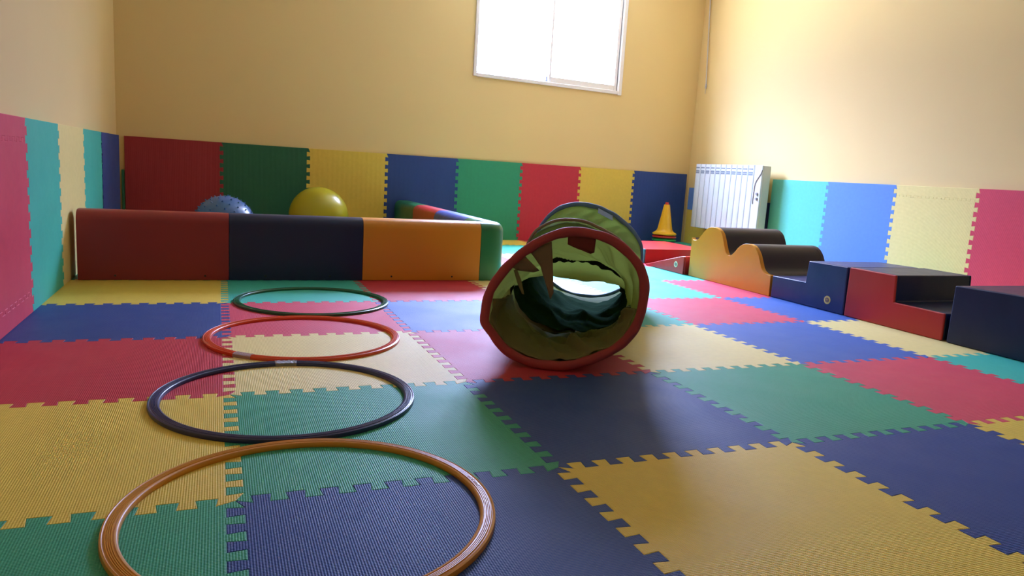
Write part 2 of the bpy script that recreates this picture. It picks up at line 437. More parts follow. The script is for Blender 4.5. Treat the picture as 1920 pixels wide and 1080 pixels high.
for r in range(1, NROW):
    for c in range(NCOL):
        e_b = hedge(c, r); e_r = vedge(c+1, r); e_t = hedge(c, r+1); e_l = vedge(c, r)
        out = e_b+e_r+rev(e_t, K[c+1, r+1])+rev(e_l, K[c, r+1])
        cc = sum((K[a, b] for a, b in ((c, r), (c+1, r), (c, r+1), (c+1, r+1))), Vector((0, 0)))/4
        colr = GRID[r].split()[c]
        if (r, c) in ((3, 4), (4, 5), (4, 2)): colr = 'blue_sheen'  # blue mats that carry the sheen in their base colour
        bm = mat_mesh(out, .02, lambda u, v, w: (u-cc.x, v-cc.y, w))
        o = obj('floor_mat', bm, F[colr], recalc=False); o.location = (cc.x, cc.y, 0)
        cn = CNAME.get(colr, colr).replace('_', ' ')
        lab = SPECIAL.get((r, c), f"{cn} puzzle floor mat {ROWN[r]}, {COLN[c]}")
        tag(o, lab, 'floor mat', 'interlocking foam floor mats')

# wall mats --------------------------------------------------------
def wall_mat(s0, s1, z0, z1, f, colr, label, left='t', right='t', loc=(0, 0, 0), top_strip=False, bottom_strip=False, th=.018, group='foam mats lining the walls', name='wall_mat', curl=None):
    """f(s, z, w) -> world; loc is the world origin of the piece"""
    L = Vector(loc)
    fl = lambda u, v, w: Vector(f(u, v, w))-L
    zt_ = z0+(z1-z0)*.8884
    zb = z0+(z1-z0)*.1073 if bottom_strip else z0; zt = zt_ if top_strip else z1
    full = {}
    for s_ in (s0, s1): full[s_] = teeth((s_, z0), (s_, z1), 11, .0125)+[Vector((s_, z1))]
    def at(s_, z):
        P = full[s_]
        for a_, b_ in zip(P, P[1:]):
            if a_.y <= z <= b_.y: return Vector((a_.x+(b_.x-a_.x)*(z-a_.y)/max(b_.y-a_.y, 1e-9), z))
        return Vector((s_, z))
    def side(s_, c_, d, kind):
        if kind != 't': return [Vector((s_, c_))]
        P = [p for p in full[s_] if c_+.001 < p.y < d-.001]
        return [at(s_, c_)]+P
    def top_of(s_, d, kind): return at(s_, d) if kind == 't' else Vector((s_, d))
    def poly(a, b, c_, d, bt=False, tt=False):      # s range a..b, z range c..d
        A_, B_ = top_of(a, c_, left), top_of(b, c_, right); C_, D_ = top_of(b, d, right), top_of(a, d, left)
        e_b = teeth(A_, B_, 10, .0072) if bt else [A_]
        e_r = side(b, c_, d, right)
        e_t = teeth(D_, C_, 10, .0072) if tt else [D_]
        e_l = side(a, c_, d, left)
        return e_b+e_r+rev(e_t, C_)+rev(e_l, D_)
    g = .0
    o = obj(name, mat_mesh(poly(s0, s1, zb, zt, bottom_strip, top_strip), th, fl), F[colr], recalc=True); o.location = L
    kids = []
    if top_strip:
        kids.append(obj('edge_strip', mat_mesh(poly(s0, s1, zt, z1, True, False), th, fl, .0018), F[colr]))
    if bottom_strip:
        kids.append(obj('edge_strip', mat_mesh(poly(s0, s1, z0, zb, False, True), th, fl, .0018), F[colr]))
    for k in kids: k.parent = o
    tag(o, label, 'wall mat', group)
    return o
bc = ['dark red', 'dark green', 'yellow', 'blue', 'green', 'red', 'yellow', 'blue']
F['right blue'] = foam('foam_light_blue', (.12, .26, .62, 1)); F['right teal'] = foam('foam_light_teal', (.12, .52, .44, 1))
F['dark red'] = foam('foam_dark_red', (.30, .030, .035, 1)); F['wgreen'] = foam('foam_wall_green', (.035, .30, .16, 1))
SL = .618
bl = ['dark red wall mat at the left end of the back wall', 'dark green wall mat on the back wall between dark red and yellow, behind the balls',
      'yellow wall mat on the back wall behind the yellow ball', 'dark blue wall mat on the back wall between yellow and green',
      'green wall mat on the back wall between dark blue and red', 'red wall mat on the back wall behind the tunnel',
      'yellow wall mat on the back wall left of the cones', 'dark blue wall mat on the back wall behind the stacked cones']
bcol = ['dark red', 'dark green', 'yellow', 'blue', 'wgreen', 'red', 'yellow', 'blue']
for k in range(8):
    L = backpt((k+.5)*SL, 0)
    wall_mat(k*SL, (k+1)*SL+(.05 if k == 7 else 0), .001, H, bk, bcol[k], bl[k], 't' if k else 'l', 't' if k < 7 else 'l', L)
# left wall: u runs towards the back wall; face looks to +X
LS = [.485, 1.10, 1.722, 2.285, 2.905, 3.517]
fl_ = lambda u, v, w: Vector((XL+w, u, v))
ll = ['yellow wall mat on the left wall nearest the camera, outside the picture', 'pink wall mat on the left wall at the left edge of the photo',
      'teal wall mat on the left wall between pink and pale yellow', 'pale yellow wall mat on the left wall beside the padded wall end',
      'teal wall mat on the left wall between pale yellow and dark blue']
for k, colr in enumerate(['yellow', 'pink', 'teal', 'cream', 'teal']):
    L = (XL, (LS[k]+LS[k+1])/2, 0)
    # mirrored so the outline stays CCW seen from the room
    ff = lambda u, v, w: Vector((XL+w, -u, v))
    if k == 0: continue
    wall_mat(-LS[k+1], -LS[k], .001, H, ff, colr, ll[k], 't', 't', L, top_strip=(k == 1), bottom_strip=(k == 1))
# last one bends away into the corner
def fcurl(u, v, w):
    y = -u; d = max(0, y-4.02)
    return Vector((XL+w+.10*d*d+.008*max(0, y-3.6), y, v))
bm = bmesh.new()
e_l = teeth((0, 0), (H, 0), 11, .0125)
prof = [Vector((-3.517, .001))]
outl = []
def curl_mesh():
    bm = bmesh.new(); ny, nz = 14, 44
    ys0 = 3.517; ys1 = 4.235
    tl_ = teeth((.001, 0), (H, 0), 11, .0125)
    def edge_y(z):
        k = z/H*11; fr = k-math.floor(k); return ys0+(-.0125 if .24 < fr < .76 else .0125)
    front, back = [], []
    for j in range(nz*2+1):
        z = .001+(H-.001)*j/(nz*2)
        rowf, rowb = [], []
        for i in range(ny+1):
            y = edge_y(z) if i == 0 else ys0+.02+(ys1-ys0-.02)*i/ny
            rowf.append(bm.verts.new(fcurl(-y, z, 0))); rowb.append(bm.verts.new(fcurl(-y, z, -.016)))
        front.append(rowf); back.append(rowb)
    for g, in ((front,), (back,)):
        for j in range(nz*2):
            for i in range(ny): bm.faces.new((g[j][i], g[j][i+1], g[j+1][i+1], g[j+1][i]))
    for j in range(nz*2):
        for i in (0, ny): bm.faces.new((front[j][i], front[j+1][i], back[j+1][i], back[j][i]))
    for i in range(ny):
        for j in (0, nz*2): bm.faces.new((front[j][i], front[j][i+1], back[j][i+1], back[j][i]))
    return bm
o = obj('wall_mat', curl_mesh(), F['blue'], smooth=True); tag(o, 'dark blue wall mat at the far end of the left wall, bent into the corner', 'wall mat', 'foam mats lining the walls')
bm = bmesh.new(); prism(bm, [(-.020, .001), (-.004, .001), (-.004, .455), (-.020, .455)], -.02, .035, bk)
o = obj('mat_offcut', bm, F['dark green'], bevel=.002); tag(o, 'narrow dark green mat offcut in the left corner, left of the dark red mat', 'mat offcut')
# right wall: u runs towards the camera; face looks to -X
fr_ = lambda u, v, w: Vector((XW-w, -u, v))
RS = [-3.715, -3.102, -2.482, -1.877, -1.255, -.63]
rl = ['teal wall mat on the right wall beside the radiator', 'light blue wall mat on the right wall behind the wave and step blocks',
      'pale yellow wall mat on the right wall with toothed top edge', 'pink wall mat on the right wall at the right edge of the photo',
      'green wall mat on the right wall just past the right edge of the photo']
F['wteal'] = F['teal']
for k, colr in enumerate(['right teal', 'right blue', 'cream', 'pink', 'green']):
    L = (XW, -(RS[k]+RS[k+1])/2, 0)
    ff = lambda u, v, w: Vector((XW-w, -u, v))
    wall_mat(RS[k], RS[k+1], .001, .672, ff, colr, rl[k], 'l' if k == 0 else 't', 't', L, top_strip=(k == 2))
# mats behind and beside the radiator
wall_mat(-4.90, -4.32, .335, .552, fr_, 'right blue', 'low blue wall mat piece at the corner, behind the radiator top left', 'l', 'l', (XW, 4.6, .335))
wall_mat(-4.90, -4.32, .001, .333, fr_, 'yellow', 'yellow wall mat piece low in the corner beneath the blue one, under the radiator', 'l', 'l', (XW, 4.6, 0))
wall_mat(-4.318, -3.732, .001, .47, fr_, 'navy', 'navy wall mat piece behind the right half of the radiator', 'l', 'l', (XW, 4.0, 0))

# ------------------------------------------------------------------ hoops
def hoop(name, cx, cy, R, mat, label, joint_ang, tape=True, z=0, marks=False):
    root = empty(name, (cx, cy, 0))
    wdt, ht = .0275, .012
    r0 = R-wdt
    prof = [(r0, .002), (r0+.001, .009), (r0+.003, .0105), (r0+.006, .0112), (r0+.007, .0098), (r0+.0085, .0098)]
    x = r0+.0085
    for k in range(4):
        prof += [(x+.0008, .0118), (x+.002, .0118), (x+.0028, .0102)]; x += .0028
    prof += [(x+.001, .0096), (x+.002, .0096), (R-.004, .0110), (R-.001, .0095), (R, .002), (R-.001, .0), (r0+.001, .0)]
    bm = bmesh.new(); lathe(bm, prof, (0, 0, z), 144, True)
    ring = obj('ring', bm, mat, root, smooth=True, angle=50)
    if tape:
        a0 = joint_ang; bm = bmesh.new(); rings = []
        n = 14
        for i in range(n+1):
            a = a0-.10+.20*i/n; rr = R-wdt/2
            wob = .0006*math.sin(i*2.1)
            sec = [(rr-wdt/2-.0008, .0), (rr-wdt/2-.0008, .0095+wob), (rr-wdt/4, .0131+wob), (rr+wdt/4, .0131-wob), (rr+wdt/2+.0008, .0095), (rr+wdt/2+.0008, .0)]
            rings.append([bm.verts.new((q*math.cos(a), q*math.sin(a), z+h)) for q, h in sec])
        for i in range(n):
            for k in range(5): bm.faces.new((rings[i][k], rings[i][k+1], rings[i+1][k+1], rings[i+1][k]))
        t = obj('joint_tape', bm, M_tape, root, smooth=True); t['label'] = 'clear tape over the joint'
    if marks:
        cu_m = mat
        for k, (a, ch) in enumerate(zip((.030, -.010, -.050, -.090), 'ESSE')):
            cu = bpy.data.curves.new('embossed_letter', 'FONT'); cu.body = ch; cu.size = .0125; cu.extrude = .0007; cu.align_x = 'CENTER'; cu.align_y = 'CENTER'
            to = bpy.data.objects.new('embossed_letter', cu); COL.objects.link(to)
            dg = bpy.context.evaluated_depsgraph_get(); me = bpy.data.meshes.new_from_object(to.evaluated_get(dg)); bpy.data.objects.remove(to)
            me.materials.append(mat)
            lo = bpy.data.objects.new('embossed_letter', me); COL.objects.link(lo); lo.parent = root
            aa = marks+a; q = R-wdt/2+.001
            lo.location = (q*math.cos(aa), q*math.sin(aa), z+.0118); lo.rotation_euler = (0, 0, aa+math.pi)
    tag(root, label, 'hoop', 'plastic hoops laid in a row')
    return root
def plastic(name, col, rough=.28):
    mt = vinyl(name, col, rough, .5, .06, 30); return mt
P_y = plastic('plastic_amber', (.56, .235, .014, 1), .38); P_b = plastic('plastic_navy', (.020, .028, .115, 1))
P_o = plastic('plastic_orange', (.66, .065, .010, 1)); P_g = plastic('plastic_green', (.012, .11, .042, 1))
hoop('hoop', .121, -.072, .320, P_y, 'amber yellow ribbed hoop nearest the camera, cut by the bottom edge', 2.0, False, marks=.12)
hoop('hoop', .136, .569, .320, P_b, 'navy blue ribbed hoop, second from the camera', 1.50)
hoop('hoop', .246, 1.214, .3215, P_o, 'orange hoop, third from the camera, between navy and green hoops', -2.28)
hoop('hoop', .350, 1.866, .3195, P_g, 'dark green hoop, farthest, nearest the padded wall', 2.0, False)

# ------------------------------------------------------------------ ball pit padded wall (one L-shaped thing)
pit = empty('padded_wall', (1.0, 2.6, 0))
ZT, TH = .318, .155
Y0 = 2.437; XO = 1.462                        # front face, outer right face
YE = yback(XO)-.012
def pit_section(r=.05):                       # cross section: x = 0 outer .. TH inner, z
    pts = [(0, .002), (0, ZT-r)]
    for k in range(1, 7): a = math.pi/2*k/6; pts.append((r-r*math.cos(a), ZT-r+r*math.sin(a)))
    pts.append((TH-r, ZT))
    for k in range(1, 7): a = math.pi/2*k/6; pts.append((TH-r+r*math.sin(a), ZT-r+r*math.cos(a)))
    pts += [(TH, .002)]
    return pts
sec = pit_section()
def panel(seg, mat, label):
    """seg: list of frames (origin, outward->inward dir)"""
    bm = bmesh.new(); rings = []
    for o_, d in seg: rings.append([bm.verts.new(Vector((o_[0]+d[0]*x, o_[1]+d[1]*x, z))-Vector((1.0, 2.6, 0))) for x, z in sec])
    n = len(sec)
    for a, b in zip(rings, rings[1:]):
        for k in range(n): bm.faces.new((a[k], a[(k+1) % n], b[(k+1) % n], b[k]))
    bm.faces.new(rings[0]); bm.faces.new(rings[-1][::-1])
    o = obj('panel', bm, mat, pit, smooth=True, angle=60); o['label'] = label
    return o
ov = (0, 1)
def strip(x0, x1, n=3): return [((x0+(x1-x0)*i/n, Y0), ov) for i in range(n+1)]
panel(strip(-.612, .0225), V['dark red'], 'dark red vinyl panel')
panel(strip(.0245, .662), V['darkblue'], 'navy vinyl panel')
panel(strip(.664, 1.300), V['orange'], 'amber yellow vinyl panel')
RC = .11
cs = [((1.302, Y0), ov)]
for k in range(0, 13):
    a = math.pi/2*k/12; cs.append(((XO-RC+RC*math.sin(a), Y0+RC-RC*math.cos(a)), (-math.sin(a), math.cos(a))))
cs2 = []
for (o_, d) in cs: cs2.append((o_, d))
# keep the inner side from folding over itself: shrink thickness direction towards the corner centre
bm = bmesh.new(); rings = []
for (o_, d) in cs:
    r_ = []
    for x, z in sec:
        xx = min(x, RC-.006) if d != ov or o_[0] > 1.31 else x
        r_.append(bm.verts.new(Vector((o_[0]+d[0]*xx, o_[1]+d[1]*xx, z))-Vector((1.0, 2.6, 0))))
    rings.append(r_)
rings.append([bm.verts.new(Vector((XO-x, Y0+TH+.04, z))-Vector((1.0, 2.6, 0))) for x, z in sec])
n = len(sec)
for a, b in zip(rings, rings[1:]):
    for k in range(n): bm.faces.new((a[k], a[(k+1) % n], b[(k+1) % n], b[k]))
bm.faces.new(rings[0]); bm.faces.new(rings[-1][::-1])
cg = obj('corner_panel', bm, V['green'], pit, smooth=True, angle=60); cg['label'] = 'green vinyl corner panel'
# inner corner fill, straight back
def strip2(y0, y1, n=3): return [((XO, y0+(y1-y0)*i/n), (-1, 0)) for i in range(n+1)]
panel(strip2(Y0+TH+.042, 2.80), V['green'], 'green vinyl panel')
panel(strip2(2.802, 3.41), V['bright blue'], 'blue vinyl panel')
panel(strip2(3.412, 3.98), V['red'], 'red vinyl panel')
panel(strip2(3.982, YE), V['green'], 'green vinyl panel')
for x in (-.462, -.083, .19, .50, .815, 1.145):
    bm = bmesh.new(); 
    bmesh.ops.create_cone(bm, cap_ends=True, segments=16, radius1=.0045, radius2=.0045, depth=.003, matrix=Matrix.Translation((x-1.0, Y0-.0006-2.6, .022)) @ Matrix.Rotation(math.pi/2, 4, 'X'))
    obj('eyelet', bm, M_hole, pit)
# top seam piping along the rear edge of the front run
tag(pit, 'low padded vinyl ball pit wall in dark red, navy, amber and green panels', 'padded wall')

# ------------------------------------------------------------------ balls
def ball(name, c, r, mat, label):
    root = empty(name, (c[0], c[1], 0))
    bm = bmesh.new(); bmesh.ops.create_uvsphere(bm, u_segments=64, v_segments=40, radius=r, matrix=Matrix.Translation((0, 0, r)))
    obj('ball_skin', bm, mat, root, smooth=True)
    return root
P_by = vinyl('ball_yellow', (.40, .36, .012, 1), .25, .5, .03, 4); P_bb = vinyl('ball_blue', (.055, .145, .34, 1), .25, .5, .03, 4)
b1 = ball('exercise_ball', (.642, 4.06), .206, P_by, '')
bm = bmesh.new(); lathe(bm, [(.0, .0), (.008, .0), (.008, .003), (0, .003)], (0, 0, 0), 16)
vp = obj('valve', bm, M_white, b1); vp.rotation_euler = (math.pi/2, 0, .9); vp.location = (.206*math.sin(.9), .206*math.cos(.9)*1, .206)
tag(b1, 'smooth yellow exercise ball behind the padded wall', 'ball')
RBB = .178
b2 = ball('spiky_ball', (.012, 3.40), RBB, P_bb, '')
bm = bmesh.new(); N = 190
for i in range(N):
    zz = 1-2*(i+.5)/N; a = i*2.39996; rr = math.sqrt(1-zz*zz)
    d = Vector((rr*math.cos(a), rr*math.sin(a), zz))
    q = d.to_track_quat('Z', 'Y').to_matrix().to_4x4()
    bmesh.ops.create_cone(bm, cap_ends=True, segments=8, radius1=.006, radius2=.0025, depth=.010, matrix=Matrix.Translation(Vector((0, 0, RBB))+d*(RBB+.003)) @ q)
sp = obj('spikes', bm, P_bb, b2, smooth=True); sp['kind'] = 'stuff'
tag(b2, 'blue spiky massage ball behind the dark red padded panel', 'ball')

# ------------------------------------------------------------------ soft play blocks along the right
def block(name, prof, x0, x1, side_mat, cover_mat, label, side_t=.012, bev=.012, side_name='side_panel'):
    """prof: outline in (y, z), CCW; long direction x"""
    ys = [p[0] for p in prof]; root = empty(name, ((x0+x1)/2, (min(ys)+max(ys))/2, 0))
    L = root.location
    f = lambda u, v, w: Vector((w, u, v))-L
    bm = bmesh.new(); prism(bm, prof, x0+side_t, x1-side_t, f)
    obj('cover', bm, cover_mat, root, bevel=min(bev, .008), angle=30, seg=3)
    for a, b in ((x0, x0+side_t+.0005), (x1-side_t-.0005, x1)):
        bm = bmesh.new(); prism(bm, prof, a, b, f)
        obj(side_name, bm, side_mat if a == x0 else cover_mat, root, bevel=min(bev, side_t*.48), angle=30, seg=4)
    return root
X0, X1 = 2.828, 3.312
# smooth wave profile
wave = [(2.605, .2), (2.60, .236), (2.582, .249), (2.585, .236)]
def smooth(pts, it=2):
    for _ in range(it):
        q = [pts[0]]
        for a, b in zip(pts, pts[1:]):
            q += [(a[0]*.75+b[0]*.25, a[1]*.75+b[1]*.25), (a[0]*.25+b[0]*.75, a[1]*.25+b[1]*.75)]
        q.append(pts[-1]); pts = q
    return pts
top = [(2.655, .252), (2.640, .238), (2.610, .236), (2.582, .249), (2.545, .288), (2.505, .325), (2.459, .338), (2.405, .336), (2.362, .312), (2.340, .275), (2.321, .232), (2.300, .193),
       (2.275, .178), (2.248, .187), (2.220, .211), (2.190, .244), (2.149, .266), (2.098, .272), (2.054, .262), (2.017, .227), (1.996, .185), (1.974, .140), (1.939, .120), (1.897, .118)]
prof = [(1.893, .001)]+[(y, z) for y, z in reversed(smooth(top, 1))]+[(2.655, .001)]
wv = block('wave_block', prof[::-1], X0, X1, V['yellow'], V['black'], '', .026, .012)
tag(wv, 'double hump soft play wave block with yellow sides and black top', 'soft play block', 'soft play blocks along the right wall')
for ch in wv.children:
    if ch.name.startswith('cover'): ch['label'] = 'black vinyl cover'
def badge(parent, x, y, z, r, mat, normal='x'):
    bm = bmesh.new()
    rot = Matrix.Rotation(-math.pi/2, 4, 'Y') if normal == 'x' else Matrix.Rotation(math.pi/2, 4, 'X')
    P = Vector((x, y, z))-parent.location
    off = Vector((-.0012, 0, 0)) if normal == 'x' else Vector((0, -.0012, 0))
    bmesh.ops.create_cone(bm, cap_ends=True, segments=32, radius1=r, radius2=r, depth=.002, matrix=Matrix.Translation(P) @ rot)
    b = obj('badge', bm, mat, parent); b['label'] = 'round pale yellow maker badge'
    bm = bmesh.new()
    lathe(bm, [(r*.56, 0), (r*.56, .001), (r*.42, .001), (r*.42, 0)], (0, 0, 0), 24, True)
    for k in range(3):
        a = k*2.094+.5
        box(bm, (-.0012, 0, 0), (.0012, r*.5, .001), Matrix.Rotation(a, 4, 'Z'))
    bm.transform(Matrix.Translation(P+off) @ (Matrix.Rotation(-math.pi/2, 4, 'Y') if normal == 'x' else Matrix.Rotation(math.pi/2, 4, 'X')))
    mk_ = obj('badge_print', bm, M_bmark, b)
# navy steps
prof = [(1.368, .001), (1.880, .001), (1.880, .120), (1.636, .124), (1.628, .236), (1.372, .240)]
nv = block('step_block', prof, X0, X1, V['blue'], V['blue'], '', .012, .010)
badge(nv, X0, 1.475, .058, .021, M_badge)
tag(nv, 'navy vinyl step block with a yellow badge, next to the wave block', 'soft play block', 'soft play blocks along the right wall')
# red and navy steps
prof = [(.830, .001), (1.358, .001), (1.356, .242), (1.093, .242), (1.086, .120), (.832, .118)]
rd = block('step_block', prof, X0-.004, X1+.01, V['red'], V['darkblue'], '', .012, .010)
tag(rd, 'step block with red side and dark navy treads, right of the navy one', 'soft play block', 'soft play blocks along the right wall')
# navy block at the right edge
prof = [(.30, .001), (.806, .001), (.803, .244), (.56, .249), (.32, .247)]
nb = block('step_block', prof, X0-.006, X1+.03, V['darkblue'], V['darkblue'], '', .012, .014)
tag(nb, 'dark navy vinyl block cut by the right edge of the photo', 'soft play block', 'soft play blocks along the right wall')
# ramp wedge
prof = [(2.690, .001), (3.145, .001), (3.145, .010), (2.705, .122), (2.690, .118)]
rp = block('ramp_block', prof, X0-.020, X1, V['red'], V['red'], '', .012, .006)
badge(rp, X0-.020, 2.775, .058, .020, M_badge2)
tag(rp, 'small red ramp wedge between the flat red block and the wave block', 'soft play block', 'soft play blocks along the right wall')
# flat red mat block with teal end
root = empty('flat_block', (3.155, 3.56, 0)); L = root.location
bm = bmesh.new(); box(bm, Vector((2.866, 3.245, .001))-L, Vector((3.45, 3.88, .104))-L)
obj('cover', bm, V['red'], root, bevel=.004)
bm = bmesh.new(); box(bm, Vector((2.854, 3.245, .001))-L, Vector((2.8655, 3.88, .104))-L)
e = obj('end_panel', bm, V['teal'], root, bevel=.003); e['label'] = 'teal vinyl end panel'
badge(root, 2.854, 3.50, .055, .020, M_badge2)
tag(root, 'low flat red vinyl block with a teal end, in front of the cones', 'soft play block', 'soft play blocks along the right wall')

# ------------------------------------------------------------------ stacked cones
cl = backpt(4.60, 0, .20)
def cone_prof(h=.292, t=.0, rt=.026):
    o_ = [(.112, .0), (.115, .004), (.115, .012), (.112, .015), (.090, .026), (.076, .042), (.070, .056), (rt+.001, h-.004), (rt, h)]
    i_ = [(rt-.003, h-.001), (.067, .054), (.073, .040), (.087, .022), (.108, .010), (.108, 0)]
    return [(max(r_-t, .004) if z_ > .03 else r_, z_) for r_, z_ in o_+i_]
PC = [('blue', (.02, .06, .32, 1), .001, 'blue training cone, lowest of the stack of four', .29, .014, .024),
      ('green', (.02, .30, .06, 1), .034, 'green training cone, second from the bottom of the stack', .29, .010, .024),
      ('red', (.55, .03, .02, 1), .064, 'red training cone whose tip pokes out of the yellow one', .338, .011, .026),
      ('yellow', (.75, .42, .01, 1), .092, 'yellow training cone on top of the stack in the corner', .288, .0, .0275)]
for k, (cn, c_, z, lab, h, t, rt) in enumerate(PC):
    bm = bmesh.new(); lathe(bm, cone_prof(h, t, rt), (0, 0, 0), 40, True)
    if cn == 'red': lathe(bm, [(.001, h-.001), (.0125, h-.001)], (0, 0, 0), 40)
    o = obj('training_cone', bm, plastic('plastic_cone_'+cn, c_, .35), smooth=True, angle=30)
    o.location = (cl.x, cl.y, z); tag(o, lab, 'cone', 'stacked training cones')

# ------------------------------------------------------------------ radiator on the right wall
rad = empty('radiator', (4.26, 4.13, .18)); L = rad.location
XF, XBk = 4.205, 4.30
YA, YB_ = 3.672, 4.605; Z0r, Z1r = .182, .782
bm = bmesh.new(); box(bm, Vector((XF+.012, YA, Z0r))-L, Vector((XBk, YB_, Z1r-.002))-L)
obj('casing', bm, M_rside, rad, bevel=.012, seg=3)
nf = 11; fy0 = 3.775; wv_ = (YB_-.004-fy0)/nf
for k in range(nf):
    y1 = YB_-.004-k*wv_; y0 = y1-wv_+.0055
    bm = bmesh.new(); pts = [(y0, XF+.02), (y0, XF+.004), (y0+.008, XF), (y1-.008, XF), (y1, XF+.004), (y1, XF+.02)]
    prism(bm, pts, Z0r+.004, Z1r-.001, lambda u, v, w: Vector((v, u, w))-L)
    fin = obj('fin', bm, M_white, rad, bevel=.0025, seg=2)
    ym = (y0+y1)/2
    for z in (Z1r-.040, Z1r-.072, Z1r-.088):
        bm = bmesh.new()
        hh = .013 if z < Z1r-.05 else .010
        wd = wv_*.36
        prism(bm, [(ym-wd, z), (ym+wd, z), (ym+wd*.9, z+hh), (ym-wd*.9, z+hh)], XF-.0012, XF+.004, lambda u, v, w: Vector((w, u, v))-L)
        obj('vent_slot', bm, M_slot, fin)
bm = bmesh.new()
pts = [(YA+.004, Z0r+.004), (fy0-.004, Z0r+.004), (fy0-.004, Z1r-.001), (YA+.004, Z1r-.001)]
prism(bm, pts, XF+.001, XF+.02, lambda u, v, w: Vector((w, u, v))-L)
cp = obj('control_panel', bm, M_white, rad, bevel=.006, seg=3)
bm = bmesh.new()
cpts = [(3.672, .742), (3.680, .715), (3.720, .665), (3.745, .63), (3.750, .56), (3.752, .47), (3.748, .455)]
tube(bm, [Vector((XF-.002, y, z))-L for y, z in smooth(cpts, 2)], .004, 8)
obj('trim_line', bm, M_knob, cp, smooth=True)
for z in (.540, .500):
    bm = bmesh.new()
    bmesh.ops.create_cone(bm, cap_ends=True, segments=24, radius1=.013, radius2=.011, depth=.012, matrix=Matrix.Translation(Vector((XF-.005, 3.706, z))-L) @ Matrix.Rotation(-math.pi/2, 4, 'Y'))
    obj('knob', bm, M_knob, cp, smooth=True, angle=40)
for y in (3.80, 4.45):
    bm = bmesh.new(); box(bm, Vector((XBk-.002, y, .50))-L, Vector((WX1, y+.03, .70))-L); obj('bracket', bm, M_rside, rad)
tag(rad, 'white electric radiator with vertical fins hung on the right wall', 'radiator')

# ------------------------------------------------------------------ blind cord in the corner
cd = empty('blind_cord', (4.36, 4.84, ZC-.02)); L = cd.location
pts = [Vector((4.368, 4.87+.0*t, 0))-L for t in range(2)]
bm = bmesh.new(); pl_ = []
for i in range(30):
    t = i/29; z = (ZC-.02)*(1-t)+1.545*t; y = 4.895-(ZC-z)*.082; pl_.append(Vector((4.366, y, z))-L)
tube(bm, pl_, .0055, 8); obj('cord', bm, M_cord, cd, smooth=True)
e_ = pl_[-1]
bm = bmesh.new(); lathe(bm, [(.002, .012), (.007, .006), (.010, -.012), (.010, -.030), (.006, -.036), (0.001, -.036)], e_, 20)
obj('toggle', bm, M_tog, cd, smooth=True)
bm = bmesh.new(); tube(bm, [e_+Vector((0, 0, -.034)), e_+Vector((0, .002, -.06)), e_+Vector((0, .001, -.085))], .0028, 6); obj('cord_end', bm, M_cord, cd, smooth=True)
bm = bmesh.new(); box(bm, pl_[0]+Vector((-.01, -.02, -.01)), pl_[0]+Vector((.018, .02, .02))); obj('clip', bm, M_alu, cd, bevel=.003)
tag(cd, 'thin pale blind cord with a grey toggle hanging in the right corner', 'cord')

# ------------------------------------------------------------------ crawl tunnel
TA, TB = Vector((.95, .68, 0)), Vector((1.66, 1.86, 0))
AX = (TB-TA).normalized(); PE = Vector((AX.y, -AX.x, 0)); TL = (TB-TA).length
tun = empty('play_tunnel', TA+(TB-TA)/2); L = tun.location
def resample(poly, n=96):
    """closed polar outline -> radius samples by angle around its centre"""
    cx = (max(p[0] for p in poly)+min(p[0] for p in poly))/2; cz = (max(p[1] for p in poly)+min(p[1] for p in poly))/2
    an = sorted((math.atan2(p[1]-cz, p[0]-cx), math.hypot(p[0]-cx, p[1]-cz)) for p in poly)
    out = []
    for k in range(n):
        a = -math.pi+2*math.pi*k/n
        # periodic catmull-like linear interpolation
        for i in range(len(an)):
            a0, r0 = an[i-1]; a1, r1 = an[i]
            if i == 0: a0 -= 2*math.pi
            if a0 <= a < a1: break
        else:
            a0, r0 = an[-1]; a1, r1 = an[0]; a1 += 2*math.pi
        t = (a-a0)/(a1-a0); out.append(r0+(r1-r0)*t)
    for _ in range(2): out = [(out[i-1]+2*out[i]+out[(i+1) % n])/4 for i in range(n)]
    return cx, cz, out
near = [(.002, .446), (.076, .445), (.146, .426), (.197, .390), (.234, .350), (.251, .309), (.254, .239), (.238, .156), (.200, .097), (.139, .052), (.077, .022),
        (.012, .003), (-.054, .001), (-.123, .013), (-.181, .042), (-.223, .089), (-.254, .126), (-.253, .166), (-.243, .229), (-.212, .287), (-.171, .340), (-.119, .387), (-.062, .424)]
r2 = [(-.24, .10), (-.255, .17), (-.175, .275), (-.12, .300), (-.028, .318), (.05, .318), (.117, .290), (.162, .275), (.21, .22), (.225, .15), (.19, .07), (.125, .022), (.0, .006), (-.115, .012), (-.19, .05)]
r3 = [(-.245, .30), (-.21, .366), (-.167, .396), (-.126, .415), (-.062, .423), (.0, .419), (.05, .401), (.095, .382), (.15, .352), (.21, .29), (.235, .21), (.22, .12), (.16, .05), (.08, .012), (0, .003), (-.1, .012), (-.18, .05), (-.235, .12), (-.255, .21)]
far = [(-.262, .328), (-.234, .382), (-.172, .444), (-.088, .474), (-.005, .471), (.074, .450), (.154, .404), (.223, .342), (.254, .288), (.262, .20), (.235, .11), (.158, .04), (.07, .006), (-.007, .002), (-.143, .031), (-.22, .09), (-.262, .18), (-.272, .26)]
NA = 240
RINGS = [(0.0, resample(near, NA)), (.35, resample(r2, NA)), (.63, resample(r3, NA)), (1.0, resample(far, NA))]
TR = .0145
def ring_pt(t, rs, k, inset=0, dt=0):
    cx, cz, rr = rs; a = -math.pi+2*math.pi*k/NA; r = rr[k % NA]-inset
    return TA+(TB-TA)*t+AX*dt+PE*(cx+r*math.cos(a))+Vector((0, 0, max(cz+r*math.sin(a), .0015)))-L
mats_r = [M_redc, M_bind, M_tan, M_bluec]; labs = ['red fabric ring at the near mouth', 'black bound inner ring', 'tan seam ring', 'grey blue ring at the far mouth']
rad_r = [TR, .006, .0065, .0125]
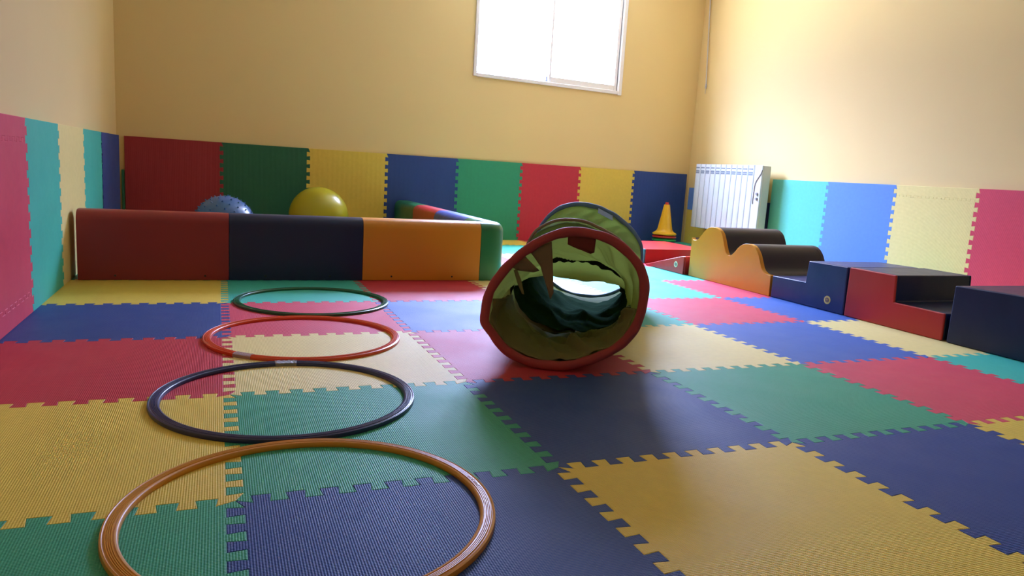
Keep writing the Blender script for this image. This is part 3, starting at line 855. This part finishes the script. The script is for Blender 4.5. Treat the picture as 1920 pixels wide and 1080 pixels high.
for (t, rs), mt, lb, rr in zip(RINGS, mats_r, labs, rad_r):
    bm = bmesh.new()
    pts = []
    for k in range(NA):
        p = ring_pt(t, rs, k, rr); p.z = max(p.z, rr+.001); pts.append(p)
    tube(bm, pts, rr, 14 if rr > .01 else 8, True, (lambda u, rr=rr: rr*(1+.05*math.sin(u*61)+.03*math.sin(u*143))) if rr > .01 else None)
    o = obj('hoop_ring', bm, mt, tun, smooth=True, angle=80); o['label'] = lb
# cloth skin between rings, with sag and twisted folds
def skin(t):
    for i in range(3):
        if t <= RINGS[i+1][0]+1e-9: break
    t0, a = RINGS[i]; t1, b = RINGS[i+1]; u = (t-t0)/(t1-t0); return i, u, a, b
def skin_pt(t, k, inset=.010, extra=0):
    i, u, a, b = skin(t)
    us = u
    tw = (.55, .9, .75)[i]*(u-.0)      # fabric twist within the section
    th = -math.pi+2*math.pi*k/NA
    cx = a[0]*(1-us)+b[0]*us; cz = a[1]*(1-us)+b[1]*us; r = a[2][k % NA]*(1-us)+b[2][k % NA]*us
    env = math.sin(math.pi*u)
    # cloth hangs slack between the rings: droops at the top, twisted sharp creases all round
    up_ = max(0.0, math.sin(th))
    sag = (.012+.010*up_, .004, .006)[i]*env
    ph = th+tw*2.2+i*1.3
    ridge = lambda x: (1-abs(math.sin(x)))**1.8
    fold = (.016*ridge(ph*2.5+.6)+.014*ridge(ph*4.5+2.2*u+.4)+.007*ridge(ph*8+3*u+1)+.003*math.sin(ph*19+5*u))*env**.5*(1, .9*(1-up_)**1.5, .55+.45*up_)[i]
    nz = noise.noise(Vector((math.cos(th)*2.2, math.sin(th)*2.2, t*7)))*.014*env
    q = r-inset-sag-fold-nz-extra
    p = TA+(TB-TA)*t+PE*(cx+q*math.cos(th))+Vector((0, 0, cz+q*math.sin(th)))-L
    p.z -= (0, .150, .075)[i]*env**.6*up_**.7
    p.z = max(p.z, .0028+extra)
    return p
NTt = 120
bm = bmesh.new(); g = [[bm.verts.new(skin_pt(j/NTt, k)) for k in range(NA)] for j in range(NTt+1)]
for j in range(NTt):
    for k in range(NA): bm.faces.new((g[j][k], g[j][(k+1) % NA], g[j+1][(k+1) % NA], g[j+1][k]))
sk = obj('fabric_skin', bm, M_lime, tun, smooth=True, angle=180); sk['label'] = 'lime green creased fabric tube'
md = sk.modifiers.new('thick', 'SOLIDIFY'); md.thickness = .0006; md.offset = 0
# olive lining sagging over the lower front part of the inside
def arc_sheet(name, t0, t1, a0, a1, inset, mat, label, nt=24, na=70, edge=None, drop=0, wrink=0):
    bm = bmesh.new(); g = []
    for j in range(nt+1):
        row = []
        for i in range(na+1):
            fa = i/na; ft = j/nt
            tt = t0+(t1-t0)*ft
            if edge: tt = t0+(edge(fa)-t0)*ft
            a = a0+(a1-a0)*fa; kf = (a+math.pi)/(2*math.pi)*NA; k0 = int(math.floor(kf)); fr = kf-k0
            p = skin_pt(tt, k0 % NA, inset).lerp(skin_pt(tt, (k0+1) % NA, inset), fr)
            if wrink:
                cvec = (TA+(TB-TA)*tt+Vector((0, 0, .2))-L-p).normalized(); w_ = fa*9+ft*2.6
                p += cvec*wrink*math.sin(math.pi*min(1, ft*1.6+.05))*((1-abs(math.sin(w_)))**1.5+.5*(1-abs(math.sin(w_*1.9+1)))**2+.6*(1-abs(math.sin(w_*.7+ft*7+2)))**4+.6*noise.noise(Vector((fa*6, ft*3, 1))))
            p.z += drop*math.sin(math.pi*ft)*math.sin(math.pi*fa)
            row.append(bm.verts.new(p))
        g.append(row)
    for j in range(nt):
        for i in range(na): bm.faces.new((g[j][i], g[j][i+1], g[j+1][i+1], g[j+1][i]))
    o = obj(name, bm, mat, tun, smooth=True, angle=180); o['label'] = label
    md = o.modifiers.new('thick', 'SOLIDIFY'); md.thickness = .0008; md.offset = 0
    return o
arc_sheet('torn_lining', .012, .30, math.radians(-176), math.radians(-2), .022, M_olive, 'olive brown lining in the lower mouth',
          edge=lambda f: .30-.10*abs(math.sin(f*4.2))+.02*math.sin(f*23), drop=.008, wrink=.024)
# black binding tape inside the second ring, upper half
M_inshade = cloth('cloth_inner_shade', (.028, .055, .034, 1), (.05, .12, .05, 1), .05, .9, 0)  # for an added sheet: shade of the rear lower tunnel put into its colour
arc_sheet('inner_shade_sheet', .36, .90, math.radians(-186), math.radians(6), .021, M_inshade, 'added dark green sheet standing in for shade in the rear part', nt=60, na=110,
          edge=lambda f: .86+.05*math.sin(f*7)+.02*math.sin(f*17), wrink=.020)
bm = bmesh.new(); rows = []
for i in range(91):
    k = (math.radians(12+190*i/90)+math.pi)/(2*math.pi)*NA; k0 = int(k) % NA
    wd = .004+.026*math.sin(math.pi*min(1, i/90*1.0+.02))**.4+.003*math.sin(i*.9)
    rows.append([bm.verts.new(ring_pt(.345, RINGS[1][1], k0, .004+wd*j/3, -.012*j/3)) for j in range(4)])
for a_, b_ in zip(rows, rows[1:]):
    for j in range(3): bm.faces.new((a_[j], b_[j], b_[j+1], a_[j+1]))
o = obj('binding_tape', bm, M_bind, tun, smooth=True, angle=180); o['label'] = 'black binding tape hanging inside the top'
md = o.modifiers.new('thick', 'SOLIDIFY'); md.thickness = .0012; md.offset = 0
# flap hanging inside the mouth top
def patch(name, uvw, mat, label, div=5):
    """uvw: list of (w, z, depth) outline in the mouth plane, fan mesh with small thickness"""
    bm = bmesh.new(); vs = [bm.verts.new(TA+AX*d+PE*w+Vector((0, 0, z))-L) for w, z, d in uvw]
    bm.faces.new(vs)
    bmesh.ops.triangulate(bm, faces=bm.faces[:]); bmesh.ops.subdivide_edges(bm, edges=bm.edges[:], cuts=3, use_grid_fill=True)
    for v in bm.verts:
        v.co += AX*(.006*noise.noise(v.co*40))
    o = obj(name, bm, mat, tun, smooth=True, angle=180); o['label'] = label
    md = o.modifiers.new('thick', 'SOLIDIFY'); md.thickness = .0012
    return o
patch('mouth_flap', [(.0, .424, .006), (.085, .418, .006), (.082, .372, .035), (.070, .366, .04), (.055, .380, .03), (.0, .392, .02)], M_dred, 'dark red fabric flap at the mouth top')
patch('torn_strip', [(-.115, .365, .01), (-.048, .398, .01), (-.042, .33, .03), (-.035, .235, .05), (-.045, .212, .055), (-.058, .250, .045), (-.080, .318, .03)], M_tan, 'tan torn fabric strip hanging in the mouth')
patch('torn_strip', [(-.165, .310, .012), (-.128, .348, .012), (-.082, .303, .03), (-.10, .296, .03), (-.15, .300, .02)], M_tan, 'tan torn fabric scrap at the upper left')
patch('torn_strip', [(-.160, .300, .012), (-.150, .305, .012), (-.135, .270, .02), (-.125, .225, .03), (-.132, .226, .03), (-.148, .262, .02)], M_olive, 'thin olive torn thread of fabric')
# woven label on the far ring
lt = empty('tag_anchor', (0, 0, 0)); bpy.data.objects.remove(lt)
p = lambda w, z, d: TA+(TB-TA)+AX*d+PE*w+Vector((0, 0, z))-L
bm = bmesh.new()
q0, q1 = p(.028, .452, -.018), p(.100, .420, -.018); dn = (Vector((0, 0, -.022))-AX*.018)
vs = [bm.verts.new(x) for x in (q0, q1, q1+dn, q0+dn)]; bm.faces.new(vs)
bmesh.ops.translate(bm, verts=bm.verts, vec=-AX*.006)
o = obj('care_label', bm, M_tag, tun); o['label'] = 'pale blue woven care label'
md = o.modifiers.new('thick', 'SOLIDIFY'); md.thickness = .0015
tag(tun, 'lime green fabric crawl tunnel with a red ringed near mouth', 'play tunnel')
